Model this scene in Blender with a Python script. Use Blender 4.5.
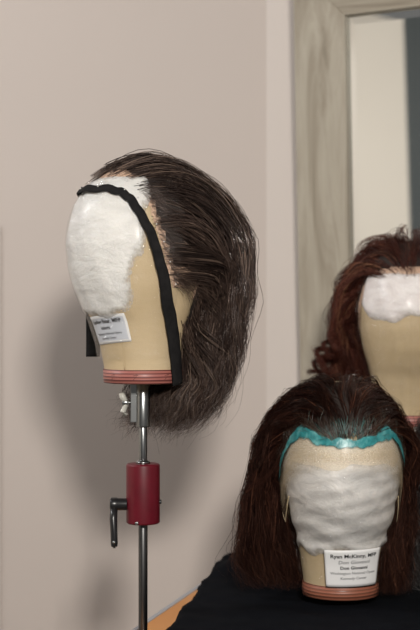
import bpy, bmesh, math, random
import numpy as np
from mathutils import Vector, Matrix

for o in list(bpy.data.objects):
    bpy.data.objects.remove(o)
SC = bpy.context.scene
COL = SC.collection
PI = math.pi
R = math.radians

# ------------------------------------------------------------------ camera, world, lights, exposure
FPX = 1370.0
cd = bpy.data.cameras.new('camera')
cam = bpy.data.objects.new('camera', cd)
COL.objects.link(cam)
cam.location = (0, 0, 1.45)
cam.rotation_euler = (R(90), 0, 0)
cd.sensor_fit = 'VERTICAL'
cd.sensor_height = 36.0
cd.lens = FPX / 630 * 36.0
cd.clip_start = 0.05
cd.dof.use_dof = True
cd.dof.focus_distance = 1.76
cd.dof.aperture_fstop = 5.2
SC.camera = cam

w = bpy.data.worlds.new('world')
SC.world = w
w.use_nodes = True
w.node_tree.nodes['Background'].inputs[0].default_value = (1.0, 0.97, 0.94, 1)
w.node_tree.nodes['Background'].inputs[1].default_value = 0.16

def area(name, loc, target, sx, sy, power, col):
    l = bpy.data.lights.new(name, 'AREA')
    l.shape = 'RECTANGLE'; l.size = sx; l.size_y = sy; l.energy = power; l.color = col
    o = bpy.data.objects.new(name, l); COL.objects.link(o)
    o.location = loc
    o.rotation_euler = (Vector(target) - Vector(loc)).to_track_quat('-Z', 'Y').to_euler()
    return o
area('lamp_light', (0.21, -0.40, 2.05), (0.02, 2.1, 1.25), 0.22, 0.18, 47, (1.0, 0.945, 0.88))
area('window_light', (-1.80, 1.78, 2.66), (0.05, 2.2, 1.4), 0.6, 0.36, 18, (0.97, 0.98, 1.0))
sl = area('left_wall_fill', (1.25, 0.15, 2.3), (-2.0, 0.95, 1.7), 0.3, 0.3, 6.5, (1.0, 0.95, 0.89))  # added fill, brightens the left wall reflected in the mirror
sl.data.spread = R(75)

SC.view_settings.view_transform = 'Standard'
SC.view_settings.look = 'None'
SC.view_settings.gamma = 1
SC.view_settings.use_curve_mapping = False
SC.view_settings.exposure = 0.0

# ------------------------------------------------------------------ helpers
def tag(o, label=None, cat=None, group=None, kind=None):
    if label: o['label'] = label
    if cat: o['category'] = cat
    if group: o['group'] = group
    if kind: o['kind'] = kind
    return o

def empty(name, loc, rz=0.0):
    o = bpy.data.objects.new(name, None); COL.objects.link(o)
    o.location = loc; o.rotation_euler = (0, 0, rz)
    o.empty_display_size = 0.05
    return o

def obj_bm(name, bm, m, parent=None, smooth=True, loc=None, rot=None):
    me = bpy.data.meshes.new(name)
    bm.normal_update(); bm.to_mesh(me); bm.free()
    return obj_me(name, me, m, parent, smooth, loc, rot)

def obj_me(name, me, m, parent=None, smooth=True, loc=None, rot=None):
    if m: me.materials.append(m)
    me.polygons.foreach_set('use_smooth', [smooth] * len(me.polygons))
    o = bpy.data.objects.new(name, me); COL.objects.link(o)
    if parent: o.parent = parent
    if loc: o.location = loc
    if rot: o.rotation_euler = rot
    return o

def bevel(o, wd, seg=2):
    b = o.modifiers.new('bevel', 'BEVEL'); b.width = wd; b.segments = seg; b.limit_method = 'ANGLE'; b.angle_limit = R(40)
    return o

def add_box(bm, x0, x1, y0, y1, z0, z1):
    v = [bm.verts.new((x, y, z)) for x in (x0, x1) for y in (y0, y1) for z in (z0, z1)]
    for f in ((0, 1, 3, 2), (4, 6, 7, 5), (0, 4, 5, 1), (2, 3, 7, 6), (0, 2, 6, 4), (1, 5, 7, 3)):
        bm.faces.new([v[i] for i in f])
    return v

def add_lathe(bm, prof, n=40, c=(0, 0, 0), axis='z'):
    rings = []
    for r, z in prof:
        ring = []
        for k in range(n):
            a = 2 * PI * k / n
            if axis == 'z': p = (c[0] + r * math.cos(a), c[1] + r * math.sin(a), c[2] + z)
            elif axis == 'x': p = (c[0] + z, c[1] + r * math.cos(a), c[2] + r * math.sin(a))
            else: p = (c[0] + r * math.cos(a), c[1] + z, c[2] + r * math.sin(a))
            ring.append(bm.verts.new(p))
        rings.append(ring)
    for a, b in zip(rings, rings[1:]):
        for k in range(n):
            bm.faces.new((a[k], a[(k + 1) % n], b[(k + 1) % n], b[k]))
    bm.faces.new(rings[0][::-1]); bm.faces.new(rings[-1])
    bmesh.ops.recalc_face_normals(bm, faces=bm.faces)

def add_tube(bm, pts, rad, n=12):
    pts = [Vector(p) for p in pts]
    rads = rad if isinstance(rad, (list, tuple)) else [rad] * len(pts)
    rings = []
    up = Vector((0, 0, 1))
    for i, p in enumerate(pts):
        t = (pts[min(i + 1, len(pts) - 1)] - pts[max(i - 1, 0)]).normalized()
        u = t.cross(up)
        if u.length < 1e-3: u = t.cross(Vector((0, 1, 0)))
        u.normalize(); v = t.cross(u)
        rings.append([bm.verts.new(p + (u * math.cos(2 * PI * k / n) + v * math.sin(2 * PI * k / n)) * rads[i]) for k in range(n)])
    for a, b in zip(rings, rings[1:]):
        for k in range(n):
            bm.faces.new((a[k], a[(k + 1) % n], b[(k + 1) % n], b[k]))
    bm.faces.new(rings[0][::-1]); bm.faces.new(rings[-1])
    bmesh.ops.recalc_face_normals(bm, faces=bm.faces)

def spline(pts, n):
    """Catmull-Rom through the points, n samples per span"""
    P = [np.array(p, float) for p in pts]
    P = [2 * P[0] - P[1]] + P + [2 * P[-1] - P[-2]]
    out = []
    for i in range(1, len(P) - 2):
        for k in range(n):
            t = k / n
            a, b, c, d = P[i - 1:i + 3]
            out.append(0.5 * (2 * b + (c - a) * t + (2 * a - 5 * b + 4 * c - d) * t * t + (3 * b - a - 3 * c + d) * t ** 3))
    out.append(P[-2])
    return np.array(out)

# ------------------------------------------------------------------ materials
class M:
    def __init__(s, name, **kw):
        s.m = bpy.data.materials.new(name); s.m.use_nodes = True
        s.nt = s.m.node_tree; s.b = s.nt.nodes['Principled BSDF']
        for k, v in kw.items():
            key = {'col': 'Base Color', 'rough': 'Roughness', 'metal': 'Metallic', 'spec': 'Specular IOR Level', 'coat': 'Coat Weight',
                   'coat_rough': 'Coat Roughness', 'sheen': 'Sheen Weight', 'sss': 'Subsurface Weight', 'trans': 'Transmission Weight', 'ior': 'IOR', 'aniso': 'Anisotropic', 'tint': 'Specular Tint'}[k]
            if k in ('col', 'tint'): v = (*v, 1)
            s.b.inputs[key].default_value = v
        s.tc = None
    def n(s, t, **kw):
        x = s.nt.nodes.new(t)
        for k, v in kw.items():
            if hasattr(x, k): setattr(x, k, v)
            else: x.inputs[k.replace('_', ' ')].default_value = v
        return x
    def l(s, a, b): s.nt.links.new(a, b)
    def obj(s, scale=(1, 1, 1), rot=(0, 0, 0)):
        tc = s.n('ShaderNodeTexCoord'); mp = s.n('ShaderNodeMapping')
        mp.inputs['Scale'].default_value = scale; mp.inputs['Rotation'].default_value = rot
        s.l(tc.outputs['Object'], mp.inputs['Vector']); return mp.outputs[0]
    def noise(s, scale, detail=4, rough=.55, vec=None, dist=0):
        x = s.n('ShaderNodeTexNoise'); x.inputs['Scale'].default_value = scale; x.inputs['Detail'].default_value = detail
        x.inputs['Roughness'].default_value = rough; x.inputs['Distortion'].default_value = dist
        s.l(vec if vec is not None else s.obj(), x.inputs['Vector']); return x.outputs['Fac']
    def ramp(s, fac, stops):
        r = s.n('ShaderNodeValToRGB'); e = r.color_ramp.elements
        while len(e) < len(stops): e.new(.5)
        for k, (p, c) in enumerate(stops):
            e[k].position = p; e[k].color = (*c, 1) if len(c) == 3 else c
        s.l(fac, r.inputs[0]); return r.outputs[0]
    def mix(s, fac, a, b, mode='MIX'):
        x = s.n('ShaderNodeMix'); x.data_type = 'RGBA'; x.blend_type = mode
        for sock, v in ((x.inputs[0], fac), (x.inputs[6], a), (x.inputs[7], b)):
            if isinstance(v, (int, float)): sock.default_value = v
            elif isinstance(v, tuple): sock.default_value = (*v, 1)
            else: s.l(v, sock)
        return x.outputs[2]
    def math(s, op, a, b=0.0):
        x = s.n('ShaderNodeMath', operation=op)
        for i, v in enumerate((a, b)):
            if isinstance(v, (int, float)): x.inputs[i].default_value = v
            else: s.l(v, x.inputs[i])
        return x.outputs[0]
    def bump(s, h, strength=.3, dist=.002):
        x = s.n('ShaderNodeBump'); x.inputs['Strength'].default_value = strength; x.inputs['Distance'].default_value = dist
        s.l(h, x.inputs['Height']); s.l(x.outputs[0], s.b.inputs['Normal']); return x.outputs[0]
    def col(s, c): s.l(c, s.b.inputs['Base Color'])

def wall_mat(name, c):
    m = M(name, rough=.62, spec=.3)
    f = m.noise(1.3, 3)
    m.col(m.ramp(f, [(.3, tuple(v * .96 for v in c)), (.7, c)]))
    m.bump(m.noise(260, 3), .06, .001)
    return m.m
MAT_WALL = wall_mat('painted_wall', (.61, .54, .495))
MAT_WALL_R = wall_mat('painted_wall_light', (.63, .57, .525))
MAT_TRIM = M('trim_paint', col=(.68, .64, .61), rough=.4).m
MAT_LEFTWALL = wall_mat('painted_wall_warm', (.80, .74, .66))
MAT_DARKWALL = M('slate_paint', col=(.05, .062, .066), rough=.6).m
def floor_mat():
    m = M('floor_vinyl', rough=.5)
    m.col(m.ramp(m.noise(6, 6), [(.3, (.16, .15, .14)), (.7, (.22, .21, .2))])); return m.m
MAT_FLOOR = floor_mat()

def canvas_mat():
    m = M('canvas', rough=.7, spec=.35, coat=.18, coat_rough=.3)
    base = m.ramp(m.noise(14, 5, .6), [(.25, (.52, .40, .235)), (.6, (.60, .475, .30)), (.85, (.65, .53, .35))])
    wv = m.noise(1.0, 2, .5, vec=m.obj((900, 900, 900)))
    band = m.noise(1.0, 3, .6, vec=m.obj((60, 60, 420)))
    c = m.mix(m.math('MULTIPLY', band, .35), base, (.42, .31, .17))
    m.col(c)
    m.bump(m.math('ADD', wv, m.math('MULTIPLY', m.noise(55, 4), 1.5)), .35, .0012)
    return m.m
MAT_CANVAS = canvas_mat()
def band_mat(name, c1, c2, stripe):
    m = M(name, rough=.5, coat=.2, coat_rough=.3)
    sx = m.n('ShaderNodeSeparateXYZ'); tc = m.n('ShaderNodeTexCoord'); m.l(tc.outputs['Object'], sx.inputs[0])
    s_ = m.math('SINE', m.math('MULTIPLY', sx.outputs['Z'], 2 * PI / .0042))
    f = m.ramp(s_, [(.45, (0, 0, 0)), (.75, (1, 1, 1))])
    base = m.ramp(m.noise(40, 3), [(.3, c1), (.7, c2)])
    m.col(m.mix(f, base, stripe)); m.bump(s_, .4, .0006)
    return m.m
MAT_BAND = band_mat('striped_band', (.34, .115, .095), (.40, .145, .115), (.10, .02, .022))
MAT_BAND2 = band_mat('copper_band', (.27, .085, .05), (.34, .125, .075), (.15, .06, .035))

def pad_mat(name, a, b, s=26):
    m = M(name, rough=.6, sss=.15, coat=.3, coat_rough=.25)
    m.b.inputs['Subsurface Radius'].default_value = (.01, .008, .006)
    m.b.inputs['Subsurface Scale'].default_value = .3
    v = m.obj((1, 1, 1.9))
    f = m.noise(s, 6, .6, v, .6)
    at = m.n('ShaderNodeAttribute'); at.attribute_name = 'fade'      # thin fibres at the edge of the wadding
    al = m.math('ADD', m.math('MULTIPLY', at.outputs['Fac'], 50), m.math('MULTIPLY', m.noise(70, 5, .75), 1.2))
    m.l(m.ramp(al, [(.48, (0, 0, 0)), (1.0, (1, 1, 1))]), m.b.inputs['Alpha'])
    m.col(m.ramp(f, [(.28, a), (.62, b)]))
    m.bump(m.math('ADD', f, m.math('MULTIPLY', m.noise(120, 5, .6), .4)), .55, .006)
    return m.m
MAT_PAD = pad_mat('white_batting', (.64, .63, .60), (.77, .76, .73))
MAT_PAD2 = pad_mat('grey_batting', (.50, .49, .47), (.78, .76, .73), 20)
MAT_CREAM = pad_mat('cream_batting', (.76, .67, .53), (.86, .80, .70), 16)
MAT_PAD3 = pad_mat('warm_batting', (.68, .62, .60), (.86, .82, .80))

def film_mat(name, amount=.10):
    m = M(name); nt = m.nt; nt.nodes.remove(m.b)
    out = [n for n in nt.nodes if n.type == 'OUTPUT_MATERIAL'][0]
    t = m.n('ShaderNodeBsdfTransparent'); g = m.n('ShaderNodeBsdfGlossy'); g.inputs['Roughness'].default_value = .09
    v = m.obj((1, 1, 2.6), (0.3, 0.2, 0))
    bp = m.n('ShaderNodeBump'); bp.inputs['Strength'].default_value = 1; bp.inputs['Distance'].default_value = .006
    m.l(m.math('ADD', m.noise(38, 5, .65, v, 1.2), m.math('MULTIPLY', m.noise(12, 2, .5, v, .5), 1.0)), bp.inputs['Height']); m.l(bp.outputs[0], g.inputs['Normal'])
    fr = m.n('ShaderNodeFresnel'); fr.inputs['IOR'].default_value = 1.5; pass
    mx = m.n('ShaderNodeMixShader'); m.l(m.math('MINIMUM', fr.outputs[0], .2), mx.inputs[0])
    m.l(t.outputs[0], mx.inputs[1]); m.l(g.outputs[0], mx.inputs[2]); m.l(mx.outputs[0], out.inputs['Surface'])
    return m.m
MAT_FILM = film_mat('clear_plastic_wrap')

def lace_mat(name, c, alpha, fade=False):
    m = M(name, rough=.6, col=c)
    # fine net: alpha from the thread pattern
    v = m.n('ShaderNodeTexVoronoi'); v.inputs['Scale'].default_value = 520; v.feature = 'DISTANCE_TO_EDGE'
    m.l(m.obj(), v.inputs['Vector'])
    a = m.ramp(v.outputs[0], [(.12, (1, 1, 1)), (.3, (alpha, alpha, alpha))])
    if fade:
        at = m.n('ShaderNodeAttribute'); at.attribute_name = 'fade'
        x = m.n('ShaderNodeMath', operation='MULTIPLY'); x.use_clamp = True; m.l(at.outputs['Fac'], x.inputs[0]); x.inputs[1].default_value = 22
        a = m.math('MULTIPLY', a, x.outputs[0])
    m.l(a, m.b.inputs['Alpha']); return m.m
MAT_LACE = lace_mat('lace_skin', (.62, .42, .30), .25)
MAT_LACE_TAN = lace_mat('lace_tan', (.66, .55, .38), .12, True)
MAT_LACE_EDGE = M('lace_edge', col=(.60, .48, .30), rough=.6).m
MAT_CAP = M('wig_cap', col=(.022, .014, .011), rough=.8).m

def hair_mat(name, stops, rough=.34, spec=.5, tint=(1, .8, .7)):
    m = M(name, rough=rough, spec=spec, tint=tint)
    at = m.n('ShaderNodeAttribute'); at.attribute_name = 'tone'
    m.col(m.ramp(at.outputs['Fac'], stops))
    return m.m
MAT_HAIR_ASH = hair_mat('ash_brown_hair', [(0, (.014, .008, .0065)), (.45, (.042, .027, .0215)), (.8, (.11, .072, .056)), (1, (.28, .20, .15))], .32, .75, (1, .86, .82))
MAT_HAIR_RED = hair_mat('dark_auburn_hair', [(0, (.010, .0035, .003)), (.5, (.023, .009, .0066)), (.85, (.055, .021, .014)), (1, (.17, .07, .04))], .42, .25, (1, .6, .45))
MAT_HAIR_AUB = hair_mat('auburn_hair', [(0, (.022, .006, .005)), (.5, (.062, .018, .012)), (.85, (.115, .034, .022)), (1, (.26, .12, .065))], .38, .3, (1, .6, .5))
MAT_HAIR_BLK = hair_mat('charcoal_hair', [(0, (.008, .008, .008)), (.5, (.024, .023, .023)), (.85, (.07, .068, .067)), (1, (.16, .155, .15))], .36, .5)

def tape_mat():
    m = M('black_twill', rough=.9, col=(.018, .017, .018), spec=.15)
    wv = m.n('ShaderNodeTexWave'); wv.inputs['Scale'].default_value = 700; m.l(m.obj((1, 1, 1), (.6, .2, .4)), wv.inputs['Vector'])
    m.bump(wv.outputs['Fac'], .3, .0005)
    m.col(m.ramp(m.noise(90, 4), [(.3, (.009, .0085, .009)), (.75, (.018, .017, .017))]))
    return m.m
MAT_TAPE = tape_mat()
MAT_PAPER = M('label_paper', col=(.80, .80, .80), rough=.5).m
MAT_PAPER_IN = M('label_print_ground', col=(.60, .63, .68), rough=.5).m
MAT_INK = M('label_ink', col=(.012, .012, .014), rough=.6).m
MAT_SILV = M('label_ink_grey', col=(.09, .09, .10), rough=.6).m
def steel(name, c, r):
    m = M(name, col=c, rough=r, metal=1)
    m.bump(m.noise(1.0, 3, .5, m.obj((60, 60, 900))), .05, .0005); return m.m
MAT_CHROME = steel('brushed_steel', (.30, .31, .31), .28)
MAT_POLE = steel('dull_steel_pole', (.12, .12, .12), .36)
def red_mat():
    m = M('red_enamel', rough=.45, spec=.35, coat=.1, coat_rough=.3)
    m.col(m.ramp(m.noise(60, 4), [(.3, (.10, .003, .010)), (.7, (.125, .004, .013))])); return m.m
MAT_RED = red_mat()
MAT_BLACKPL = M('black_plastic', col=(.012, .012, .013), rough=.3).m
MAT_PALEPL = M('pale_plastic', col=(.50, .49, .44), rough=.4, coat=.3).m
MAT_PIN = M('pin_head', col=(.85, .84, .80), rough=.25).m
def cloth_mat():
    m = M('black_cloth', rough=.9, sheen=.0, spec=.04)
    m.col(m.ramp(m.noise(30, 5), [(.3, (.0045, .005, .007)), (.7, (.0065, .0075, .010))]))
    m.bump(m.noise(700, 2), .2, .0005); return m.m
MAT_CLOTH = cloth_mat()
def orange_mat():
    m = M('orange_wood', rough=.4, coat=.2)
    m.col(m.ramp(m.noise(1, 4, .5, m.obj((18, 2.5, 18)), .6), [(.3, (.62, .25, .07)), (.7, (.74, .33, .10))])); return m.m
MAT_ORANGE = orange_mat()
MAT_EDGE = M('grey_edge_shade', col=(.42, .42, .44), rough=.45).m  # grey tone of the wall shading, used as a colour
def drift_mat(name, vert):
    m = M(name, rough=.55, spec=.3)
    sc = (9, 9, .9) if vert else (.9, 9, 9)
    v = m.obj(sc)
    f = m.noise(2.2, 8, .62, v, 1.6)
    g = m.noise(9, 6, .6, m.obj(tuple(k * 2 for k in sc)), .3)
    c = m.ramp(f, [(.28, (.17, .14, .10)), (.42, (.33, .29, .225)), (.58, (.47, .43, .35)), (.75, (.35, .305, .235))])
    m.col(m.mix(m.math('MULTIPLY', g, .55), c, (.27, .23, .18)))
    m.bump(g, .25, .001); return m.m
MAT_DRIFT_V = drift_mat('driftwood_vertical', True)
MAT_DRIFT_H = drift_mat('driftwood_horizontal', False)
MAT_MIRROR = M('mirror_silver', col=(.86, .88, .87), rough=.02, metal=1).m
MAT_METALBASE = M('black_iron', col=(.02, .02, .021), rough=.5, metal=.6).m

# ------------------------------------------------------------------ the setting
CX, CY = 0.107, 2.60                      # the corner between back wall and right wall
RD = Vector((math.cos(R(31)), -math.sin(R(31)), 0))   # along right wall
RN = Vector((-math.sin(R(31)), -math.cos(R(31)), 0))  # its normal into the room
def slab(name, pts, z0, z1, m):
    bm = bmesh.new()
    lo = [bm.verts.new((x, y, z0)) for x, y in pts]; hi = [bm.verts.new((x, y, z1)) for x, y in pts]
    n = len(pts)
    for i in range(n): bm.faces.new((lo[i], lo[(i + 1) % n], hi[(i + 1) % n], hi[i]))
    bm.faces.new(lo[::-1]); bm.faces.new(hi)
    bmesh.ops.recalc_face_normals(bm, faces=bm.faces)
    return tag(obj_bm(name, bm, m, smooth=False), kind='structure')
EX, EY = CX + RD.x * 2.3, CY + RD.y * 2.3
slab('floor', [(-2.1, -0.9), (3.0, -0.9), (3.0, 2.8), (-2.1, 2.8)], -.1, 0, MAT_FLOOR)
slab('wall_back', [(-2.1, CY), (CX, CY), (CX, CY + .12), (-2.1, CY + .12)], 0, 2.9, MAT_WALL)
slab('wall_right', [(CX, CY), (EX, EY), (EX + .06, EY + .1), (CX, CY + .12)], 0, 2.9, MAT_WALL_R)
slab('wall_left', [(-2.1, .655), (-2.0, .655), (-2.0, CY), (-2.1, CY)], 0, 2.9, MAT_LEFTWALL)
slab('door_1', [(-2.1, -.4), (-2.04, -.4), (-2.04, .655), (-2.1, .655)], 0, 2.9, MAT_DARKWALL)
bm = bmesh.new(); add_box(bm, -.402, -.3985, CY - .0035, CY, 0, 1.62)
tag(obj_bm('trim_1', bm, MAT_TRIM, smooth=False), kind='structure')
bm = bmesh.new(); add_box(bm, -2.0, CX - .002, CY - .015, CY, 0, .1)
tag(obj_bm('baseboard_back', bm, MAT_TRIM, smooth=False), kind='structure')

# ------------------------------------------------------------------ mirror on the right wall
def build_mirror():
    # local frame: x along the wall, y into the room (towards viewer), z up. hung tilted a little forward
    tilt = R(2.3)
    s0 = 0.103; W = .80; FW = .101; H = 1.25; T = .028
    top = 2.083
    root = empty('wall_mirror', (CX + RD.x * s0 + RN.x * .012, CY + RD.y * s0 + RN.y * .012, top - H))
    root.rotation_euler = Matrix((( RD.x, -RN.x, 0), (RD.y, -RN.y, 0), (0, 0, 1))).to_euler()
    tag(root, 'large wall mirror in a wide greyish driftwood-look frame, beside the room corner', 'mirror')
    tm = Matrix.Rotation(tilt, 4, 'X')   # leaning out at the top (towards -y = room)
    def fin(name, bm, m, smooth=False, par=root):
        bm.transform(tm); return obj_bm(name, bm, m, par, smooth)
    def rail(pts):
        bm = bmesh.new()
        f = [bm.verts.new((x, -T, z)) for x, z in pts]; b = [bm.verts.new((x, 0, z)) for x, z in pts]
        bm.faces.new(f); bm.faces.new(b[::-1])
        for i in range(4): bm.faces.new((f[i], b[i], b[(i + 1) % 4], f[(i + 1) % 4]))
        bmesh.ops.recalc_face_normals(bm, faces=bm.faces); return bm
    A = [(0, 0), (W, 0), (W, H), (0, H)]; B = [(FW, FW), (W - FW, FW), (W - FW, H - FW), (FW, H - FW)]
    fin('side_rail', rail([A[0], B[0], B[3], A[3]]), MAT_DRIFT_V)
    fin('side_rail', rail([A[1], B[1], B[2], A[2]]), MAT_DRIFT_V)
    fin('top_rail', rail([A[3], B[3], B[2], A[2]]), MAT_DRIFT_H)
    fin('bottom_rail', rail([A[0], B[0], B[1], A[1]]), MAT_DRIFT_H)
    for o in root.children: bevel(o, .0012, 2)
    # bevelled glass
    bm = bmesh.new(); bw = .017; e = .003
    o_ = [(FW - e, FW - e), (W - FW + e, FW - e), (W - FW + e, H - FW + e), (FW - e, H - FW + e)]
    i_ = [(FW + bw, FW + bw), (W - FW - bw, FW + bw), (W - FW - bw, H - FW - bw), (FW + bw, H - FW - bw)]
    a = [bm.verts.new((x, -T + .0105, z)) for x, z in o_]; b = [bm.verts.new((x, -T + .0085, z)) for x, z in i_]
    c = [bm.verts.new((x, -.004, z)) for x, z in o_]
    bm.faces.new(b); bm.faces.new(c[::-1])
    for i in range(4):
        j = (i + 1) % 4
        bm.faces.new((a[i], a[j], b[j], b[i])); bm.faces.new((a[i], c[i], c[j], a[j]))
    bmesh.ops.recalc_face_normals(bm, faces=bm.faces)
    fin('mirror_glass', bm, MAT_MIRROR)
    return root
build_mirror()

# ------------------------------------------------------------------ table
tab = empty('wooden_table', (0.0, 1.86, 0.0), R(-15.8))
tag(tab, 'orange wooden table, its corner showing beside the pole under the black cloth', 'table')
def tbox(name, x0, x1, y0, y1, z0, z1, m, par=tab, bv=.003):
    bm = bmesh.new(); add_box(bm, x0, x1, y0, y1, z0, z1)
    return bevel(obj_bm(name, bm, m, par, False), bv)
TW = .74
tbox('table_top', -.10, TW, -.22, .36, .99, 1.02, MAT_ORANGE)
tbox('edge_shade_strip', -.106, -.0985, -.22, .36, .989, 1.0206, MAT_EDGE, bv=.0008)  # added strip: bluish wall shading put in as grey along the table edge
for x in (-.04, TW - .08):
    for y in (-.18, .29): tbox('leg', x, x + .05, y, y + .05, 0, .99, MAT_ORANGE)

# ------------------------------------------------------------------ wig blocks
ZC, HT = .18, .107
TZ = np.array([0, .02, .05, .08, .096, .122, .15, .18])
TF = np.array([.050, .051, .057, .067, .077, .088, .096, .099])
TB = np.array([.050, .050, .052, .058, .066, .078, .087, .091])
TWD = np.array([.050, .050, .054, .059, .063, .070, .075, .0775])
def lerp(a, b, t): return a + (b - a) * t

def sect(z):
    z = np.clip(z, 0, ZC)
    return np.interp(z, TZ, TF), np.interp(z, TZ, TB), np.interp(z, TZ, TWD)
def S(phi, z, off=0.0):
    """point on the block: phi in radians from the face, z height"""
    f, b, wd = sect(z)
    if z > ZC:
        t = min((z - ZC) / (HT + off), .9999); k = math.sqrt(1 - t * t)
    else: k = 1
    c, s_ = math.cos(phi), math.sin(phi)
    a = (f if c > 0 else b) + off
    return Vector((a * c * k, (wd + off) * s_ * k, z))
def Sn(phi, z, off=0.0):
    e = 1e-3
    n = (S(phi + e, z, off) - S(phi - e, z, off)).cross(S(phi, z + e, off) - S(phi, z - e, off))
    return n.normalized()

def block_mesh():
    bm = bmesh.new(); NS = 72
    zs = [0, .003] + list(np.linspace(.012, ZC, 26)) + [ZC + HT * math.sin(a) for a in np.linspace(0, PI / 2, 18)[1:-1]]
    rings = []
    for i, z in enumerate(zs):
        off = -.003 if i == 0 else 0
        rings.append([bm.verts.new(S(2 * PI * k / NS, z, off)) for k in range(NS)])
    for a, b in zip(rings, rings[1:]):
        for k in range(NS): bm.faces.new((a[k], a[(k + 1) % NS], b[(k + 1) % NS], b[k]))
    tp = bm.verts.new((0, 0, ZC + HT))
    for k in range(NS): bm.faces.new((rings[-1][k], rings[-1][(k + 1) % NS], tp))
    bm.faces.new(rings[0][::-1])
    return bm

def patch(inside, off, p0, p1, z0, z1, np_=90, nz=70, jitter=0, thick=.0, edge_fade=0.0, seed=1):
    """shell over the block where inside(phi,z) > 0; off may be a function"""
    bm = bmesh.new(); g = {}; lay = bm.verts.layers.float.new('fade')
    fo = off if callable(off) else (lambda p, z: off)
    for i in range(np_ + 1):
        for j in range(nz + 1):
            p = lerp(p0, p1, i / np_); z = lerp(z0, z1, j / nz)
            d = inside(p, z)
            if d > 0: g[i, j] = bm.verts.new(S(p, z, fo(p, z) * (min(1, .15 + d / edge_fade) if edge_fade else 1))); g[i, j][lay] = d
    for i in range(np_):
        for j in range(nz):
            q = [g.get(k) for k in ((i, j), (i + 1, j), (i + 1, j + 1), (i, j + 1))]
            if all(q): bm.faces.new(q)
            elif sum(v is not None for v in q) == 3: bm.faces.new([v for v in q if v])
    bmesh.ops.delete(bm, geom=[v for v in bm.verts if not v.link_faces], context='VERTS')
    return bm

def ring_mesh(z0, z1, off):
    bm = bmesh.new(); NS = 72; rows = []
    for z, o in ((z0, .0), (z0, off), (lerp(z0, z1, .5), off + .0004), (z1, off), (z1, .0)):
        rows.append([bm.verts.new(S(2 * PI * k / NS, z, o)) for k in range(NS)])
    for a, b in zip(rows, rows[1:] + rows[:1]):
        for k in range(NS): bm.faces.new((a[k], a[(k + 1) % NS], b[(k + 1) % NS], b[k]))
    bmesh.ops.recalc_face_normals(bm, faces=bm.faces)
    return bm

def wob(p, z, seed, s=1.0):
    return (math.sin(p * 5.1 * s + seed) + .6 * math.sin(p * 11.3 * s + z * 60 + seed * 2.1) + .5 * math.sin(z * 95 * s + seed * 3.3)) / 2.1

def strip(pts, nrm, width, t=.0012, n=8):
    """a ribbon with thickness through points with face normals; width a list"""
    bm = bmesh.new(); rows = []
    P = [Vector(p) for p in pts]
    for i, p in enumerate(P):
        tg = (P[min(i + 1, len(P) - 1)] - P[max(i - 1, 0)]).normalized()
        nn = Vector(nrm[i]).normalized(); sd = tg.cross(nn).normalized(); nn = sd.cross(tg).normalized()
        w_ = width[i] / 2
        rows.append([bm.verts.new(p + sd * (w_ * a) + nn * b) for a, b in ((-1, 0), (-1, t), (-.33, t * 1.15), (.33, t * 1.15), (1, t), (1, 0))])
    k = 6
    for a, b in zip(rows, rows[1:]):
        for j in range(k): bm.faces.new((a[j], a[(j + 1) % k], b[(j + 1) % k], b[j]))
    bm.faces.new(rows[0][::-1]); bm.faces.new(rows[-1])
    bmesh.ops.recalc_face_normals(bm, faces=bm.faces)
    return bm

def text_mesh(body, size, bold=0, shear=0):
    cu = bpy.data.curves.new('t', 'FONT'); cu.body = body; cu.size = size; cu.align_x = 'CENTER'; cu.align_y = 'CENTER'
    cu.offset = bold; cu.shear = shear; cu.resolution_u = 2
    o = bpy.data.objects.new('t', cu); COL.objects.link(o)
    bpy.context.view_layer.update()
    me = bpy.data.meshes.new_from_object(o.evaluated_get(bpy.context.evaluated_depsgraph_get()))
    bpy.data.objects.remove(o); bpy.data.curves.remove(cu)
    return me

def label(parent, phi0, zc, wd, ht, rot, lines, off, ground=None):
    """paper label wrapped on the block; lines: (text, size, bold, shear, y offset, material)"""
    cr, sr = math.cos(rot), math.sin(rot)
    rad = (S(phi0, zc).xy).length
    def wrap(u, v, o):
        a = u * cr - v * sr; b = u * sr + v * cr
        return S(phi0 + a / rad, zc + b, off + o)
    def sheet(w0, h0, o, t, NX=24, NY=12):
        bm = bmesh.new()
        g = [[bm.verts.new(wrap(lerp(-w0, w0, i / NX), lerp(-h0, h0, j / NY), o)) for j in range(NY + 1)] for i in range(NX + 1)]
        for i in range(NX):
            for j in range(NY): bm.faces.new((g[i][j], g[i + 1][j], g[i + 1][j + 1], g[i][j + 1]))
        return bm
    lb = obj_bm('paper_label', sheet(wd / 2, ht / 2, 0, 0), MAT_PAPER, parent)
    so = lb.modifiers.new('thickness', 'SOLIDIFY'); so.thickness = .0003; so.offset = -1
    if ground: obj_bm('printed_panel', sheet(wd / 2 - .003, ht / 2 - .0035, .00025, 0), ground, lb)
    for body, size, bold, shear, dy, m in lines:
        me = text_mesh(body, size, bold, shear)
        for v in me.vertices:
            v.co = wrap(v.co.x, v.co.y + dy, .0005)
        obj_me('lettering', me, m, lb, False)
    return lb

def make_block(loc, rz, lab, band_m, seam_phis=(0,)):
    root = empty('wig_block', loc, rz)
    tag(root, lab, 'wig block')
    body = obj_bm('canvas_head', block_mesh(), MAT_CANVAS, root)
    obj_bm('base_band', ring_mesh(.0005, .0185, .0016), band_m, root)
    for sp in seam_phis:
        zz = np.linspace(.019, .2, 40)
        bm = strip([S(sp + .012 * math.sin(z * 30), z, .0001) for z in zz], [Sn(sp, z) for z in zz], [.0014] * 40, .0005)
        obj_bm('seam', bm, MAT_CANVAS, root)
    return root

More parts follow.
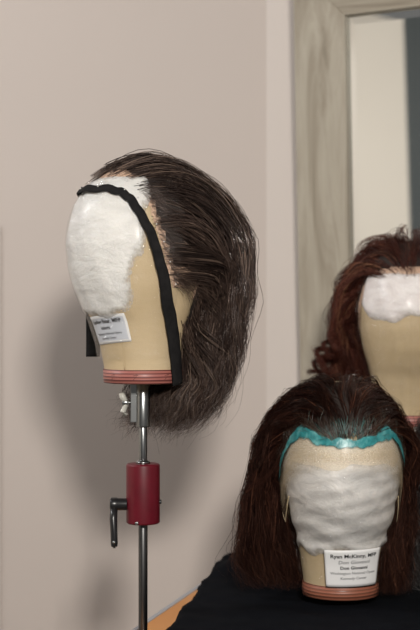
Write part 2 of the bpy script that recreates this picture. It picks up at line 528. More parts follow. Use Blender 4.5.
# ------------------------------------------------------------------ hair
def hair_sim(rng, n_guides, hairline, env, flow, zend, steps=46, step=.011, sfun=None, rootjit=0):
    """guides grown over shells between block and envelope. returns (G,K,3)"""
    roots = []
    while len(roots) < n_guides:
        m = n_guides * 4
        ph = rng.uniform(-PI, PI, m); u = rng.uniform(0, 1, m)
        z = u * (ZC + HT - .001)
        hl = hairline(ph)
        keep = z > hl
        # area weighting above zc: uniform z is uniform area on a sphere already
        for a, b in zip(ph[keep], z[keep]):
            roots.append((a, b))
    roots = np.array(roots[:n_guides])
    P = np.array([S(a, b, .001) for a, b in roots])
    s = sfun(rng, n_guides, roots) if sfun else rng.uniform(0, 1, n_guides) ** .8
    path = [P.copy()]; p = P.copy(); v = None
    ze = zend(rng, roots, s)
    alive = np.ones(n_guides, bool); length = np.full(n_guides, steps)
    for k in range(steps):
        d = flow(p, roots, k * step, s, rng)
        d /= np.linalg.norm(d, axis=1)[:, None] + 1e-9
        v = d if v is None else v * .62 + d * .38
        v /= np.linalg.norm(v, axis=1)[:, None] + 1e-9
        q = p + v * step
        g = np.clip((k + 1) * step / .075, 0, 1); g = g * g * (3 - 2 * g)
        q = project(q, s * g, env)
        v = (q - p); v /= np.linalg.norm(v, axis=1)[:, None] + 1e-9
        p = q; path.append(p.copy())
        dead = alive & (p[:, 2] < ze)
        length[dead] = k + 1; alive &= ~dead
    path = np.array(path).transpose(1, 0, 2)
    return path, length, roots, s

def project(q, sl, env):
    zt, ef, eb, el, er, eh, pw = env
    z = q[:, 2]; zc = np.clip(z, zt[0], ZC)
    bf = np.interp(zc, TZ, TF); bb = np.interp(zc, TZ, TB); bw = np.interp(zc, TZ, TWD)
    low = np.clip(1 + z / .05, .25, 1) * (z < 0) + (z >= 0)      # below the block the inner strands may close in
    bf, bb, bw = bf * low, bb * low, bw * low
    F = lerp(bf + .002, np.interp(zc, zt, ef), sl); B = lerp(bb + .002, np.interp(zc, zt, eb), sl)
    L = lerp(bw + .002, np.interp(zc, zt, el), sl); Rr = lerp(bw + .002, np.interp(zc, zt, er), sl)
    ax = np.where(q[:, 0] > 0, F, B); ay = np.where(q[:, 1] > 0, L, Rr)
    H = lerp(HT + .002, eh, sl); pp = lerp(2.0, pw, sl)
    rho = np.sqrt((q[:, 0] / ax) ** 2 + (q[:, 1] / ay) ** 2) + 1e-9
    t = np.clip((z - ZC) / H, 0, None)
    m = (rho ** pp + t ** pp) ** (1 / pp)
    out = q.copy()
    up = z > ZC
    k = np.where(up, 1 / m, 1 / rho)
    out[:, 0] *= k; out[:, 1] *= k
    out[:, 2] = np.where(up, ZC + (z - ZC) / m, z)
    return out

def resample(path, length, K):
    G = len(path); out = np.empty((G, K, 3))
    u = np.linspace(0, 1, K)
    for i in range(G):
        x = u * length[i]; a = np.minimum(x.astype(int), path.shape[1] - 2); f = (x - a)[:, None]
        out[i] = path[i, a] * (1 - f) + path[i, a + 1] * f
    for _ in range(3):
        out[:, 1:-1] = .25 * out[:, :-2] + .5 * out[:, 1:-1] + .25 * out[:, 2:]
    return out

def children(rng, G, per, spread, tip, K, wave_amp, wave_len, curl_amp=0, curl_turns=2.5, fly=.04, flyamp=.02, clump=.6, wave_from=0., wave_ramp=.06):
    n = len(G) * per
    gi = np.repeat(np.arange(len(G)), per)
    base = G[gi]
    t = np.linspace(0, 1, K)[None, :, None]
    r1 = rng.normal(0, 1, (n, 1, 3)) * spread
    # offset: wide at root, drawn together toward the middle, a bit loose at the tip
    off = r1 * ((1 - clump * np.minimum(t * 1.6, 1)) + tip * t ** 3)
    # lock waves shared by guide + small individual ones
    seg = np.linalg.norm(np.diff(base, axis=1), axis=2); arc = np.concatenate([np.zeros((n, 1)), np.cumsum(seg, 1)], 1)[:, :, None]
    L = arc[:, -1:, :]
    ga = rng.normal(0, 1, (len(G), 1, 3))[gi]; gp = rng.uniform(0, 2 * PI, (len(G), 1, 1))[gi]
    gl = rng.uniform(.75, 1.35, (len(G), 1, 1))[gi]
    env = np.clip((arc - wave_from) / wave_ramp, 0, 1)
    wv = ga * wave_amp * np.sin(2 * PI * arc / (wave_len * gl) + gp) * env
    ia = rng.normal(0, 1, (n, 1, 3)); ip = rng.uniform(0, 2 * PI, (n, 1, 1))
    wv2 = ia * wave_amp * .28 * np.sin(2 * PI * arc / (wave_len * .55) + ip) * env
    out = base + off + wv + wv2
    if curl_amp:
        ph = rng.uniform(0, 2 * PI, (len(G), 1, 1))[gi] + rng.normal(0, .35, (n, 1, 1))
        ct = np.clip((t - .45) / .55, 0, 1) ** 1.2
        am = curl_amp * rng.uniform(.5, 1.3, (len(G), 1, 1))[gi]
        an = ph + curl_turns * 2 * PI * ct * rng.uniform(.8, 1.2, (len(G), 1, 1))[gi]
        out = out + np.concatenate([np.cos(an), np.sin(an), .35 * np.cos(an)], 2) * am * ct
    f = rng.uniform(0, 1, n) < fly
    fl = rng.normal(0, 1, (n, 1, 3)) * flyamp * np.clip(arc / np.maximum(L, .01), 0, 1) ** 1.5
    out[f] += fl[f]
    # shorten at random so ends are not a clean cut
    sh = 1 - rng.uniform(0, 1, n) ** 3 * .30
    u = np.linspace(0, 1, K)[None] * sh[:, None] * (K - 1)
    a = np.minimum(u.astype(int), K - 2); fr = (u - a)[:, :, None]
    ii = np.arange(n)[:, None]
    out = out[ii, a] * (1 - fr) + out[ii, a + 1] * fr
    return out, gi

def keep_out(P, off=.0012):
    """push strand points out of the block"""
    sh = P.shape; q = P.reshape(-1, 3).copy()
    z = q[:, 2]; zc = np.clip(z, 0, ZC)
    f = np.interp(zc, TZ, TF) + off; b = np.interp(zc, TZ, TB) + off; w_ = np.interp(zc, TZ, TWD) + off
    ax = np.where(q[:, 0] > 0, f, b)
    rho = np.sqrt((q[:, 0] / ax) ** 2 + (q[:, 1] / w_) ** 2) + 1e-9
    t = np.clip((z - ZC) / (HT + off), 0, None)
    m = np.sqrt(rho ** 2 + t ** 2)
    ins = (m < 1) & (z > -.003)
    k = np.where(ins, 1 / m, 1.0)
    q[:, 0] *= k; q[:, 1] *= k; q[:, 2] = np.where(ins & (z > ZC), ZC + (z - ZC) * k, z)
    return q.reshape(sh)

def strands_object(name, P, rad, tone, m, parent):
    """strands (N,K,3) -> one mesh of thin three-sided tubes"""
    N, K, _ = P.shape
    T = np.gradient(P, axis=1); T /= np.linalg.norm(T, axis=2, keepdims=True) + 1e-9
    ref = np.where(np.abs(T[..., 2:3]) > .9, np.array([1., .2, 0]), np.array([0, 0, 1.]))
    U = np.cross(T, ref); U /= np.linalg.norm(U, axis=2, keepdims=True) + 1e-9
    V = np.cross(T, U)
    tt = np.linspace(0, 1, K)[None, :, None]
    rr = (np.asarray(rad).reshape(-1, 1, 1) * np.ones((N, 1, 1))) * (1 - .75 * tt ** 2.5)
    ring = [P + (U * math.cos(a) + V * math.sin(a)) * rr for a in (0, 2 * PI / 3, 4 * PI / 3)]
    co = np.stack(ring, 2).reshape(-1, 3)
    i = np.arange(N)[:, None, None] * K * 3; j = np.arange(K - 1)[None, :, None] * 3; k = np.arange(3)[None, None, :]
    a = i + j + k; b = i + j + (k + 1) % 3
    F = np.stack([a, b, b + 3, a + 3], -1).reshape(-1)
    nf = N * (K - 1) * 3
    me = bpy.data.meshes.new(name)
    me.vertices.add(len(co)); me.vertices.foreach_set('co', co.astype(np.float32).ravel())
    me.loops.add(nf * 4); me.loops.foreach_set('vertex_index', F.astype(np.int32))
    me.polygons.add(nf); me.polygons.foreach_set('loop_start', (np.arange(nf) * 4).astype(np.int32))
    me.update(calc_edges=True)
    at = me.attributes.new('tone', 'FLOAT', 'POINT')
    at.data.foreach_set('value', np.repeat(tone.reshape(N, -1) * np.ones((N, K)), 3, axis=None).astype(np.float32) if tone.ndim > 1 else np.repeat(tone, K * 3).astype(np.float32))
    return obj_me(name, me, m, parent)

def sstep(a, b, x):
    t = np.clip((x - a) / (b - a), 0, 1); return t * t * (3 - 2 * t)

def cap_patch(hairline, off=.0022):
    return patch(lambda p, z: z - float(hairline(np.array([p]))[0]), off, -PI, PI - 1e-4, .02, ZC + HT - .0006, 110, 90)

def hl_table(deg, zs):
    d = np.radians(deg)
    return lambda ph: np.interp(np.abs(ph), d, zs)

# ---- left wig (ash brown, swept back) on the block held by the stand
LB = Vector((-.088, 1.80, 1.361)); LR = R(-150)
left_block = make_block(LB, LR, 'canvas wig block on the stand, white batting under plastic over its brow', MAT_BAND, (.62,))

def in_pad_left(p, z):
    # white batting: covers brow and face on the far and middle side, edge runs diagonally on the near side
    d = math.degrees(p)
    edge = np.interp(z, [.085, .095, .105, .122, .16, .2, .25, .27], [50, 54, 56, 58, 64, 69, 74, 70])
    return min((edge + 5 * wob(p, z, 1.2) - d) * .0012, (z - .088 - .006 * wob(p, z, 3.)) , (d + 95) * .0012, .268 - z)
pad = obj_bm('white_batting', patch(in_pad_left, lambda p, z: .0042 + .0014 * wob(p, z, 5, 1.3), R(-95), R(80), .08, .27, 110, 90, edge_fade=.006), MAT_PAD, left_block)
film = obj_bm('plastic_wrap', patch(lambda p, z: min(z - .03, .262 - z, (100 - math.degrees(p)) * .001), lambda p, z: .0066 + .0006 * wob(p, z, 2, 2), R(-95), R(100), .03, .262, 130, 100), MAT_FILM, left_block)
label(left_block, .30, .0705, .070, .036, R(5),
      [('Heather Bear, MFP', .0072, .0002, 0, .0100, MAT_INK), ('Iolanta', .0066, .00014, .0, .0020, MAT_INK),
       ('Washington National Opera', .0042, .00004, .2, -.0055, MAT_INK), ('Kennedy Center', .0042, .00004, .2, -.0112, MAT_INK)], .0012, MAT_PAPER_IN)
# stitched ticks on the base band
for a in (15, 52, 98):
    bm = bmesh.new(); p0 = R(a)
    add_tube(bm, [S(p0 - .05, .011, .0018), S(p0 + .05, .0125, .0018)], .0003, 5)
    add_tube(bm, [S(p0 - .05, .006, .0018), S(p0 + .07, .0125, .0018)], .0003, 5)
    obj_bm('stitch', bm, MAT_TAPE, left_block)

HL_L = hl_table([0, 40, 60, 72, 79, 86, 93, 106, 118, 124, 130, 180], [.261, .261, .252, .240, .198, .16, .134, .134, .158, .12, .055, .035])
def jit_hl(f, rng, a=.006):
    ph = rng.uniform(0, 6, 6)
    return lambda p: f(p) + a * (np.sin(p * 23 + ph[0]) * .5 + np.sin(p * 57 + ph[1]) * .4 + np.sin(p * 111 + ph[2]) * .3)

def tone_of(rng, gi, ng, n, hi=.06):
    g = rng.normal(.42, .22, ng)[gi]
    t = g + rng.normal(0, .15, n)
    m = rng.uniform(0, 1, n) < hi
    t[m] = rng.uniform(.8, 1, m.sum())
    return np.clip(t, 0, 1)

def wig_left():
    rng = np.random.default_rng(5)
    root = empty('wig', LB, LR)
    tag(root, 'long ash-brown wig swept back, on the block held by the stand', 'wig')
    hl = jit_hl(HL_L, rng, .004)
    zt = np.array([-.066, -.055, -.03, 0, .03, .07, .122, .18])
    env = (zt, np.array([.05, .05, .05, .05, .05, .06, .09, .106]),
           np.array([.052, .078, .104, .124, .136, .148, .161, .162]),
           np.array([.050, .062, .072, .080, .084, .086, .090, .094]),
           np.array([.050, .062, .072, .080, .084, .086, .090, .094]), .126, 1.6)
    def flow(p, roots, arc, s, rng):
        wdn = sstep(.03, -.11, p[:, 0]); wdn = np.maximum(wdn, sstep(.12, .04, p[:, 2]))
        d = np.zeros_like(p)
        d[:, 0] = -(1 - wdn) * 1.0 - .12
        d[:, 1] = -.25 * p[:, 1] / .08 * wdn
        d[:, 2] = -.10 - wdn * 1.25
        up = (arc < .03)
        if up: d[:, 2] += .25 * (np.cos(roots[:, 0]) > .1)
        farlow = (roots[:, 0] < 0) & (p[:, 2] < .06) & (p[:, 0] < .0)
        d[:, 0] += farlow * 1.7
        # keep hanging hair behind the ear
        near = roots[:, 0] > 0
        front = (p[:, 0] > np.where(near, np.interp(p[:, 2], [.12, .16], [-.055, -.078]), -.025)) & (p[:, 2] < .175) & (p[:, 2] > .115)
        d[:, 0] -= front * 2.0; d[:, 2] = np.where(front & near, d[:, 2] * .3, d[:, 2])
        return d
    def zend(rng, roots, s): return rng.uniform(-.060, -.026, len(s)) + .02 * (rng.uniform(0, 1, len(s)) < .2)
    path, ln, roots, s = hair_sim(rng, 620, hl, env, flow, zend, 60, .0105)
    K = 30
    G = resample(path, ln, K)
    P, gi = children(rng, G, 17, .0044, 1.1, K, .0056, .085, .010, 1.2, .07, .012, .60, .09, .16)
    P = keep_out(P)
    n = len(P)
    hair = strands_object('hair', P, rng.uniform(.00024, .00050, n), tone_of(rng, gi, len(G), n, .10), MAT_HAIR_ASH, root)
    # short baby hair along the temples
    m = 900
    ph = rng.choice([-1, 1], m) * rng.uniform(R(60), R(122), m)
    z = HL_L(ph) + rng.normal(.001, .004, m)
    base = np.array([S(a, b, .001) for a, b in zip(ph, z)])
    nn = np.array([Sn(a, b) for a, b in zip(ph, z)])
    d = np.array([-1., 0, -.45])[None] + rng.normal(0, .35, (m, 3)); d -= nn * (d * nn).sum(1, keepdims=True); d /= np.linalg.norm(d, axis=1)[:, None]
    t = np.linspace(0, 1, 8)[None, :, None]; L = rng.uniform(.015, .04, (m, 1, 1))
    Q = base[:, None] + d[:, None] * t * L + nn[:, None] * L * .22 * np.sin(t * 2.4) + np.array([0, 0, -1.])[None, None] * L * .3 * t ** 2
    strands_object('baby_hair', keep_out(Q), rng.uniform(.00012, .00022, m), rng.uniform(.3, .9, m), MAT_HAIR_ASH, root)
    obj_bm('wig_cap', cap_patch(lambda p: HL_L(p) + .014), MAT_CAP, root)
    lace = patch(lambda p, z: min(z - float(HL_L(np.array([p]))[0]) + .011 , 1), .0019, -PI * .72, PI * .72, .11, .283, 150, 110)
    lo = obj_bm('lace_front', lace, MAT_LACE, root); lo['label'] = 'sheer skin-tone lace front'
    return root
wig_left()

# ---- black twill tape pinned over the brow
def tape():
    root = empty('twill_tape', LB, LR)
    tag(root, 'black twill tape pinned across the brow of the left block, both ends hanging', 'tape')
    off = .0085
    ctrl = [(-96, .215), (-80, .235), (-55, .246), (-25, .2495), (5, .250), (35, .2485), (50, .243), (59, .232), (67, .212), (74, .188), (79, .160), (84, .132), (88, .105), (97, .075), (106, .045), (112, .022), (115, .0)]
    c = spline([(R(a), z) for a, z in ctrl], 6)
    pts = []; nr = []; wd = []
    for i, (a, z) in enumerate(c):
        k = i / (len(c) - 1)
        o = off if z > .15 else lerp(off, .006, (.15 - z) / .15)
        pts.append(S(a, z, o) + Vector((0, 0, .0012 * math.sin(i * 1.1)))); nr.append(Sn(a, max(z, .01)))
        wd.append(float(np.interp(z if k > .4 else .25, [0, .05, .1, .16, .25], [.0205, .019, .0165, .0130, .0108])))
    obj_bm('tape_strap', strip(pts, nr, wd, .0011), MAT_TAPE, root)
    # the far end leaves the head and hangs free; given in world offsets from the block foot
    inv = Matrix.Rotation(-LR, 3, 'Z')
    W = [(-.052, .060, .232), (-.062, .068, .20), (-.070, .072, .15), (-.072, .072, .10), (-.0715, .070, .067), (-.0715, .068, .032)]
    q = spline([inv @ Vector(v) for v in W], 6)
    bm = strip(q, [inv @ Vector((-.25, -1, 0))] * len(q), [.0195] * len(q), .0011)
    obj_bm('tape_tail', bm, MAT_TAPE, root)
    for a, z in ((-12, .252), (20, .252), (48, .247), (60, .238), (66, .224), (73, .203), (78, .181), (83, .156), (89, .128)):
        bm = bmesh.new()
        p = S(R(a + 4), z, off + .0018)
        bmesh.ops.create_uvsphere(bm, u_segments=8, v_segments=6, radius=.00085, matrix=Matrix.Translation(p))
        obj_bm('pin', bm, MAT_PIN, root)
    return root
tape()

# ---- stand under the left block
def make_stand(x, y, zt, zb, lab, name='wig_stand', short=False):
    root = empty(name, (x, y, zb))
    tag(root, lab, 'wig stand')
    z = lambda v: v - zb
    H = zt - zb
    def lat(nm, prof, m, c=(0, 0, 0), axis='z', n=36, par=root):
        bm = bmesh.new(); add_lathe(bm, prof, n, c, axis); o = obj_bm(nm, bm, m, par)
        return bevel(o, .0006, 2)
    sk = lat('socket', [(.0088, H - .058), (.0092, H - .056), (.0092, H + .0), (.0088, H + .0005)], MAT_CHROME)
    bm = bmesh.new(); add_box(bm, -.0165, -.0075, -.004, .004, H - .052, H - .0006)
    bevel(obj_bm('socket_plate', bm, MAT_CHROME, sk, False), .001)
    if short:
        lat('pole', [(.0058, .02), (.0058, H - .056)], MAT_POLE)
        lat('base_plate', [(.045, 0), (.06, .001), (.06, .012), (.05, .018), (.012, .022)], MAT_METALBASE)
        return root
    # wing screw
    ws = lat('wing_screw', [(.003, -.0275), (.0042, -.027), (.0042, -.020), (.0022, -.0198), (.0022, -.008)], MAT_CHROME, (0, -.001, H - .026), 'x', 16)
    bm = bmesh.new()
    for sgn, ang in ((1, .2), (-1, -.2)):
        pts = [(-.021, -.001, H - .026), (-.026, -.001 - .0015, H - .026 - sgn * .006 - (.006 if sgn > 0 else 0)), (-.0285 + (.006 if sgn > 0 else 0), -.003, H - .026 - sgn * .013 - (.004 if sgn > 0 else 0))]
        add_tube(bm, pts, [.0028, .0042, .0040], 10)
    bm.transform(Matrix.Translation((0, 0, 0)))
    obj_bm('wing', bm, MAT_PALEPL, ws)
    lat('inner_pole', [(.0056, H - .108), (.0056, H - .056)], MAT_CHROME)
    cz = H - .106
    lat('collar', [(.0095, cz), (.0095, cz + .0025), (.0062, cz + .005)], MAT_CHROME)
    cl = lat('clamp_body', [(.0205, cz - .0785), (.0222, cz - .0768), (.0222, cz - .0018), (.0205, cz)], MAT_RED, n=56)
    lat('screw', [(.002, -.0238), (.0024, -.0232), (.0024, -.021)], MAT_CHROME, (-.007, 0, cz - .0755), 'y', 14, cl)
    lat('set_screw', [(.0028, .0), (.0028, .0036)], MAT_BLACKPL, (.0208, -.003, cz - .050), 'x', 14, cl)
    hub = lat('handle', [(.0068, -.0430), (.0088, -.0418), (.0088, -.034), (.0082, -.033), (.0078, -.0205)], MAT_BLACKPL, (0, -.004, cz - .053), 'x', 30)
    bm = bmesh.new()
    hz = cz - .053
    add_tube(bm, [(-.0375, -.006, hz - .002), (-.0380, -.012, hz - .018), (-.0372, -.014, hz - .036), (-.0368, -.0145, hz - .050), (-.0367, -.0146, hz - .0535), (-.0367, -.0146, hz - .0555)], [.0050, .0050, .0046, .0046, .0042, .0024], 20)
    obj_bm('lever', bm, MAT_BLACKPL, hub)
    bm = bmesh.new(); bmesh.ops.create_uvsphere(bm, u_segments=12, v_segments=8, radius=.0022, matrix=Matrix.Translation((-.0367, -.0190, hz - .0475)))
    obj_bm('lever_rivet', bm, MAT_CHROME, hub)
    lat('pole', [(.0060, .006), (.0060, cz - .078)], MAT_POLE)
    lat('pole_foot', [(.022, 0), (.022, .006), (.010, .009)], MAT_METALBASE)
    return root
make_stand(LB.x, LB.y, LB.z, 1.0205, 'steel pole wig stand with a red clamp and black lever on the orange table')

# ------------------------------------------------------------------ front block and wig
FB = Vector((.1760, 1.85, 1.0740)); FR = R(-90)
front_block = make_block(FB, FR, 'canvas wig block with a copper base band, standing on the black cloth', MAT_BAND2, (-.42,))
HLF_D = [0, 12, 25, 38, 48, 58, 68, 78, 88, 100, 130, 180]
HLF_Z = [.214, .2135, .217, .224, .226, .215, .195, .170, .145, .10, .06, .04]
def in_pad_front(p, z):
    d = abs(math.degrees(p))
    return min(z - .062 - .006 * wob(p, z, 2.), (.196 + .006 * wob(p, z, 7) - z) * .5, (84 - d) * .0009)
def fold_off(p, z):
    return .0042 + (.0004 + .0014 * max(0, min(1, (.135 - z) / .03))) * math.sin(z * 170 + 1.9 * math.sin(p * 2.3 + .4) + 2 * p) + .0005 * math.sin(z * 330 - 5 * p + 1)
obj_bm('batting', patch(in_pad_front, fold_off, R(-84), R(84), .05, .205, 130, 100, edge_fade=.012), MAT_PAD2, front_block)
obj_bm('brow_padding', patch(lambda p, z: min(z - .135, float(np.interp(abs(math.degrees(p)), HLF_D, HLF_Z)) + .001 - z, (95 - abs(math.degrees(p))) * .0012), .0032, R(-95), R(95), .13, .25, 90, 50), MAT_CREAM, front_block)
obj_bm('plastic_wrap', patch(lambda p, z: min(z - .02, float(np.interp(abs(math.degrees(p)), HLF_D, HLF_Z)) - z), lambda p, z: .0078 + .0006 * wob(p, z, 4, 2), R(-78), R(78), .02, .245, 130, 100), MAT_FILM, front_block)
label(front_block, .20, .0455, .0700, .050, R(1),
      [('Ryan McKinny, MFP', .0070, .00017, 0, .0165, MAT_INK), ('Don Giovanni', .0068, .00002, .15, .0082, MAT_SILV),
       ('Don Giovanni', .0060, .00018, 0, .0005, MAT_INK), ('Washington National Opera', .0050, .00002, 0, -.0065, MAT_SILV), ('Kennedy Center', .0050, .00002, 0, -.0135, MAT_SILV)], .0085, None)

HL_F = hl_table(HLF_D, HLF_Z)

def side_flow(bx, latr=1.0):
    def flow(p, roots, arc, s, rng):
        ay = np.abs(p[:, 1]); sg = np.where(roots[:, 0] > 0, 1., -1.)
        wd = np.maximum(sstep(.045, .088, ay), sstep(.13, .06, p[:, 2]))
        back = sstep(-.03, .05, p[:, 0])
        rear = np.abs(roots[:, 0]) > R(120)
        d = np.zeros_like(p)
        d[:, 0] = -(back * (1.15 if arc < .06 else .75)) * (1 - .6 * wd)
        d[:, 1] = sg * latr * (1 - wd) * np.where(rear, .25, 1) * np.clip(np.abs(roots[:, 0]) / .5, .08, 1)
        d[:, 2] = -.1 - wd * 1.3 - .8 * rear
        ff = (p[:, 0] > bx) & (p[:, 2] < .17)
        d[:, 0] -= ff * 1.3
        if arc < .025: d[:, 2] += .35 * (np.cos(roots[:, 0]) > 0)
        return d
    return flow

def wig_front():
    rng = np.random.default_rng(11)
    root = empty('wig', FB, FR)
    tag(root, 'long dark auburn wig with a turquoise-marked hairline, on the block standing on black cloth', 'wig')
    zt = np.array([-.004, .007, .02, .048, .075, .116, .157, .18])
    # local +y is image right
    env = (zt, np.array([.05, .055, .06, .06, .06, .07, .09, .106]),
           np.array([.10, .11, .12, .125, .125, .125, .122, .118]),
           np.array([.080, .083, .086, .088, .091, .096, .102, .106]),
           np.array([.112, .122, .132, .144, .139, .132, .124, .119]), .122, 1.7)
    hl = jit_hl(HL_F, rng, .003)
    sf = side_flow(.012)
    def fflow(p, roots, arc, s, rng):
        d = sf(p, roots, arc, s, rng)
        q = (roots[:, 0] > 0) & (p[:, 2] < .125) & (p[:, 0] < .052) & (p[:, 0] > -.04)
        d[:, 0] += q * 1.2
        return d
    def zend(rng, roots, s):
        return rng.uniform(.004, .028, len(s))
    path, ln, roots, s = hair_sim(rng, 560, hl, env, fflow, zend, 52, .0105)
    K = 30
    G = resample(path, ln, K)
    P, gi = children(rng, G, 17, .0040, 1.4, K, .0040, .085, .008, 1.3, .05, .012, .65)
    P = keep_out(P); P[..., 2] = np.maximum(P[..., 2], .0025 + rng.uniform(0, .004, P.shape[:2]))
    n = len(P)
    strands_object('hair', P, rng.uniform(.00022, .00042, n), tone_of(rng, gi, len(G), n, .04), MAT_HAIR_RED, root)
    obj_bm('wig_cap', cap_patch(lambda p: HL_F(p) + .008), MAT_CAP, root)
    # lace: covers the brow, its free corners stand off the temples
    def lace_lo(p):
        return float(np.interp(abs(math.degrees(p)), [0, 40, 60, 72, 84, 92, 100], [.174, .168, .147, .118, .098, .118, .15]))
    def lace_off(p, z):
        k = max(0, min(1, (abs(math.degrees(p)) - 50) / 40)); h = max(0, min(1, (.19 - z) / .09))
        return .0060 + .006 * k * h
    lo = obj_bm('lace_front', patch(lambda p, z: min(z - lace_lo(p), float(HL_F(np.array([p]))[0]) + .003 - z), lace_off, R(-99), R(99), .09, .25, 160, 110), MAT_LACE_TAN, root)
    lo['label'] = 'tan lace front with free pointed corners'
    for sg in (-1, 1):
        dg = np.linspace(64, 97, 40)
        pp_ = [S(sg * R(a), lace_lo(R(a)), lace_off(R(a), lace_lo(R(a)))) for a in dg]
        obj_bm('lace_edge', strip(pp_, [Sn(sg * R(a), lace_lo(R(a))) for a in dg], [.0022] * 40, .0005), MAT_LACE_EDGE, root)
    # turquoise marking along the hairline
    m = M('turquoise_marking', rough=.35, coat=.25, coat_rough=.25)
    f = m.noise(70, 5, .65)
    m.col(m.ramp(f, [(.30, (.010, .12, .13)), (.5, (.03, .25, .265)), (.74, (.20, .50, .50))]))
    m.bump(m.noise(160, 4), .5, .002)
    at = m.n('ShaderNodeAttribute'); at.attribute_name = 'fade'
    al = m.ramp(m.math('ADD', m.math('MULTIPLY', at.outputs['Fac'], 95), m.math('MULTIPLY', m.noise(75, 6, .75), 1.3)), [(.72, (.0, .0, .0)), (1.0, (1, 1, 1))]); m.l(al, m.b.inputs['Alpha'])
    def mk(p, z):
        d = math.degrees(p); h = float(HL_F(np.array([p]))[0])
        wd = float(np.interp(abs(d), [0, 25, 45, 70, 86], [.0074, .0080, .0095, .0080, .0052])) * (1 + .3 * wob(p, z, 3, 3))
        return wd - abs(z - (h - .0015))
    o = obj_bm('hairline_marking', patch(mk, .0085, R(-86), R(86), .13, .245, 300, 200), m.m, root)
    o['label'] = 'turquoise hairline marking'
    # turquoise tinted stray hairs at the hairline and short roots
    mm = 1100
    ph = rng.uniform(R(-80), R(80), mm); z = HL_F(ph) + rng.uniform(-.002, .012, mm)
    base = np.array([S(a, b, .003) for a, b in zip(ph, z)]); nn = np.array([Sn(a, b) for a, b in zip(ph, z)])
    d = np.stack([-.2 * np.ones(mm), .7 * np.sin(ph), .7 * np.cos(ph)], 1) + rng.normal(0, .22, (mm, 3)); d -= nn * (d * nn).sum(1, keepdims=True); d /= np.linalg.norm(d, axis=1)[:, None]
    t = np.linspace(0, 1, 7)[None, :, None]; L = rng.uniform(.010, .026, (mm, 1, 1))
    Q = base[:, None] + d[:, None] * t * L + nn[:, None] * (.0025 + L * .16 * np.sin(t * 2.2))
    tq = rng.uniform(0, 1, mm)
    mt = hair_mat('tinted_hair', [(0, (.02, .008, .006)), (.45, (.06, .03, .02)), (.68, (.10, .07, .045)), (.8, (.02, .15, .14)), (1, (.16, .42, .40))], .3, .9, (1, 1, 1))
    centre = np.exp(-(ph / .35) ** 2)
    strands_object('tinted_baby_hair', Q, rng.uniform(.0002, .00034, mm), np.clip(tq * .75 + centre * .25, 0, 1), mt, root)
    return root
wig_front()

# ------------------------------------------------------------------ rear block and wig
RB = Vector((.309, 2.14, 1.278)); RR = R(-96)
rear_block = make_block(RB, RR, 'canvas wig block behind, in front of the mirror, plastic over its pale brow', MAT_BAND, (0,))
def in_pad_rear(p, z):
    d = math.degrees(p)
    return min(z - float(np.interp(d, [-75, -50, -20, 10, 60], [.19, .172, .158, .17, .19])) - .008 * wob(p, z, 2.), .238 - z, (62 - abs(d + 6)) * .0012)
obj_bm('white_batting', patch(in_pad_rear, lambda p, z: .0042 + .0012 * wob(p, z, 5, 1.3), R(-80), R(70), .14, .24, 110, 70, edge_fade=.014), MAT_PAD3, rear_block)
obj_bm('plastic_wrap', patch(lambda p, z: min(z - .03, .240 - z), lambda p, z: .0068 + .0014 * wob(p, z, 9, 2), R(-85), R(85), .03, .24, 120, 90), MAT_FILM, rear_block)
HL_R = hl_table([0, 20, 40, 55, 65, 75, 85, 95, 110, 130, 180], [.232, .231, .228, .222, .205, .17, .15, .13, .10, .06, .04])
def wig_rear():
    rng = np.random.default_rng(23)
    root = empty('wig', RB, RR)
    tag(root, 'wavy reddish-brown wig on the rear block in front of the mirror', 'wig')
    zt = np.array([-.01, .02, .048, .075, .10, .13, .157, .18])
    env = (zt, np.array([.05, .055, .06, .06, .06, .075, .09, .108]),
           np.array([.09, .10, .11, .115, .118, .12, .12, .118]),
           np.array([.11, .12, .125, .125, .122, .122, .121, .118]),
           np.array([.12, .128, .130, .126, .118, .121, .122, .119]), .126, 1.8)
    hl = jit_hl(HL_R, rng, .006)
    path, ln, roots, s = hair_sim(rng, 460, hl, env, side_flow(.0, .85), lambda rng, roots, s: rng.uniform(.0, .06, len(s)), 50, .0105)
    K = 34
    G = resample(path, ln, K)
    P, gi = children(rng, G, 15, .0042, 1.4, K, .0048, .10, .012, 1.5, .04, .016, .6)
    P = keep_out(P); n = len(P)
    strands_object('hair', P, rng.uniform(.00025, .00045, n), tone_of(rng, gi, len(G), n, .05), MAT_HAIR_AUB, root)
    # loose curls hanging at the image left
    cs = []
    for k, (y0, x0, z0, rr, tn) in enumerate([(-.125, .02, .125, .011, 2.0), (-.120, .03, .11, .012, 1.8), (-.118, .01, .10, .013, 1.7), (-.125, .0, .12, .010, 2.2)]):
        for j in range(90):
            t = np.linspace(0, 1, K); a = tn * 2 * PI * t + k + rng.normal(0, .18)
            r_ = rr * np.clip(t * 3, 0, 1) * (1 + rng.normal(0, .15)) 
            off = rng.normal(0, .0015, 3)
            cs.append(np.stack([x0 + r_ * np.sin(a) + off[0], y0 + .008 - t * .040 - r_ * np.cos(a) + off[1] + .012 * t, z0 + .02 - t * .07 + r_ * .6 * np.cos(a) + off[2]], 1))
    cs = np.array(cs)
    strands_object('loose_curl', cs, np.full(len(cs), .00026), rng.uniform(.2, .7, len(cs)), MAT_HAIR_AUB, root)
    obj_bm('wig_cap', cap_patch(lambda p: HL_R(p) + .012), MAT_CAP, root)
    lo = obj_bm('lace_front', patch(lambda p, z: z - float(HL_R(np.array([p]))[0]) + .012, .0019, -PI * .6, PI * .6, .10, .283, 130, 90), MAT_LACE, root)
    return root
wig_rear()
make_stand(RB.x, RB.y, RB.z, 1.0660, 'short weighted stand holding up the rear wig block', short=True)

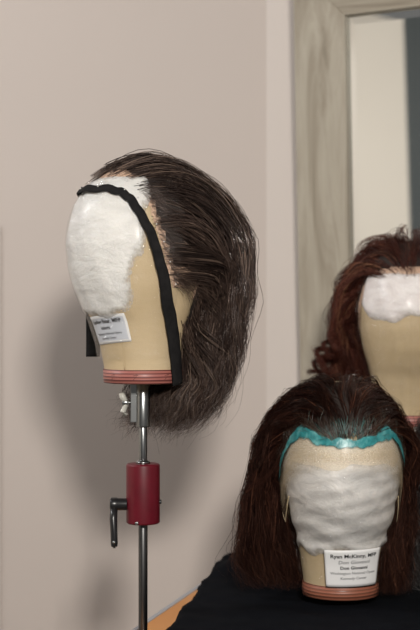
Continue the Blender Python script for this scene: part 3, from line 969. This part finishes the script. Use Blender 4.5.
# ------------------------------------------------------------------ charcoal wig at the right edge
DB = Vector((.388, 1.875, 1.0660)); DR = R(-100)
make_block(DB, DR, 'canvas wig block under the charcoal wig at the right edge of the cloth', MAT_BAND2, ())
HL_D = hl_table([0, 40, 70, 90, 130, 180], [.20, .20, .15, .10, .06, .04])
def wig_dark():
    rng = np.random.default_rng(31)
    root = empty('wig', DB, DR)
    tag(root, 'frizzy charcoal-grey wig cut off by the right edge, beside the auburn wig', 'wig')
    zt = np.array([-.004, .02, .048, .075, .10, .13, .157, .18])
    o = np.array([.10, .115, .12, .12, .12, .118, .115, .11])
    env = (zt, o * .9, o, o, o * 1.03, .12, 1.9)
    path, ln, roots, s = hair_sim(rng, 300, HL_D, env, side_flow(.02, .9), lambda rng, roots, s: rng.uniform(.004, .03, len(s)), 50, .0105)
    K = 34; G = resample(path, ln, K)
    P, gi = children(rng, G, 15, .0042, 1.8, K, .0050, .05, .007, 4, .10, .014, .6)
    P = keep_out(P); P[..., 2] = np.maximum(P[..., 2], .003); n = len(P)
    strands_object('hair', P, rng.uniform(.00022, .0004, n), tone_of(rng, gi, len(G), n, .10), MAT_HAIR_BLK, root)
    obj_bm('wig_cap', cap_patch(lambda p: HL_D(p) + .01), MAT_CAP, root)
wig_dark()

# ------------------------------------------------------------------ black cloth over the table
def cloth():
    """profiles across x at each depth y: left hem on the table, rise at the left edge, flat top, right drop"""
    bm = bmesh.new(); rows = []
    ys = list(np.linspace(1.625, 2.235, 70))
    def edge(y): return -.055 + (y - 1.67) * .145 + .003 * math.sin(y * 37) + .0015 * math.sin(y * 90)
    NXX = 90; X1 = .53
    for y in ys:
        xe = edge(y); row = []
        zt = 1.0635 - (max(0, 1.655 - y) ** 2) * 30
        def top(x):
            h = .0012 * math.sin(x * 40 + y * 13) + .0008 * math.sin(y * 80 + x * 20)
            hump = .12 * math.exp(-((x - .100) / .050) ** 2 - ((y - 2.08) / .055) ** 2)
            return zt + h + hump
        fold = .004 * math.sin(y * 70)
        for d, q in ((-.030, 0), (-.014, .02), (-.008 + fold, .35), (-.004 + fold * .6, .75), (-.0015, .94)):
            row.append(bm.verts.new((xe + d, y, lerp(1.0235, top(xe), q))))
        for i in range(NXX + 1):
            x = lerp(xe + .003, X1, (i / NXX) ** 1.15)
            row.append(bm.verts.new((x, y, top(x))))
        for d, q in ((.003, .94), (.007, .6), (.012, .25), (.03, 0)):
            row.append(bm.verts.new((X1 + d, y, lerp(1.0235, top(X1), q))))
        rows.append(row)
    for row in rows:      # the front hem runs along the table's slanted front edge
        for v in row: v.co.y -= .30 * max(0, v.co.x + .06) * (2.235 - v.co.y) / .61
    front = []
    for k in range(1, 16):
        d = k * .045
        front.append([bm.verts.new((v.co.x, v.co.y - .010 - .010 * math.sin(v.co.x * 52 + .3 * k) * min(1, k / 4), v.co.z - d)) for v in rows[0]])
    rows = front[::-1] + rows
    for a, b in zip(rows, rows[1:]):
        for i in range(len(a) - 1): bm.faces.new((a[i], a[i + 1], b[i + 1], b[i]))
    o = obj_bm('black_cloth', bm, MAT_CLOTH)
    so = o.modifiers.new('thickness', 'SOLIDIFY'); so.thickness = .0015; so.offset = -1
    return tag(o, 'black cloth spread under the auburn wig, hanging off the orange table', 'cloth')
cloth()
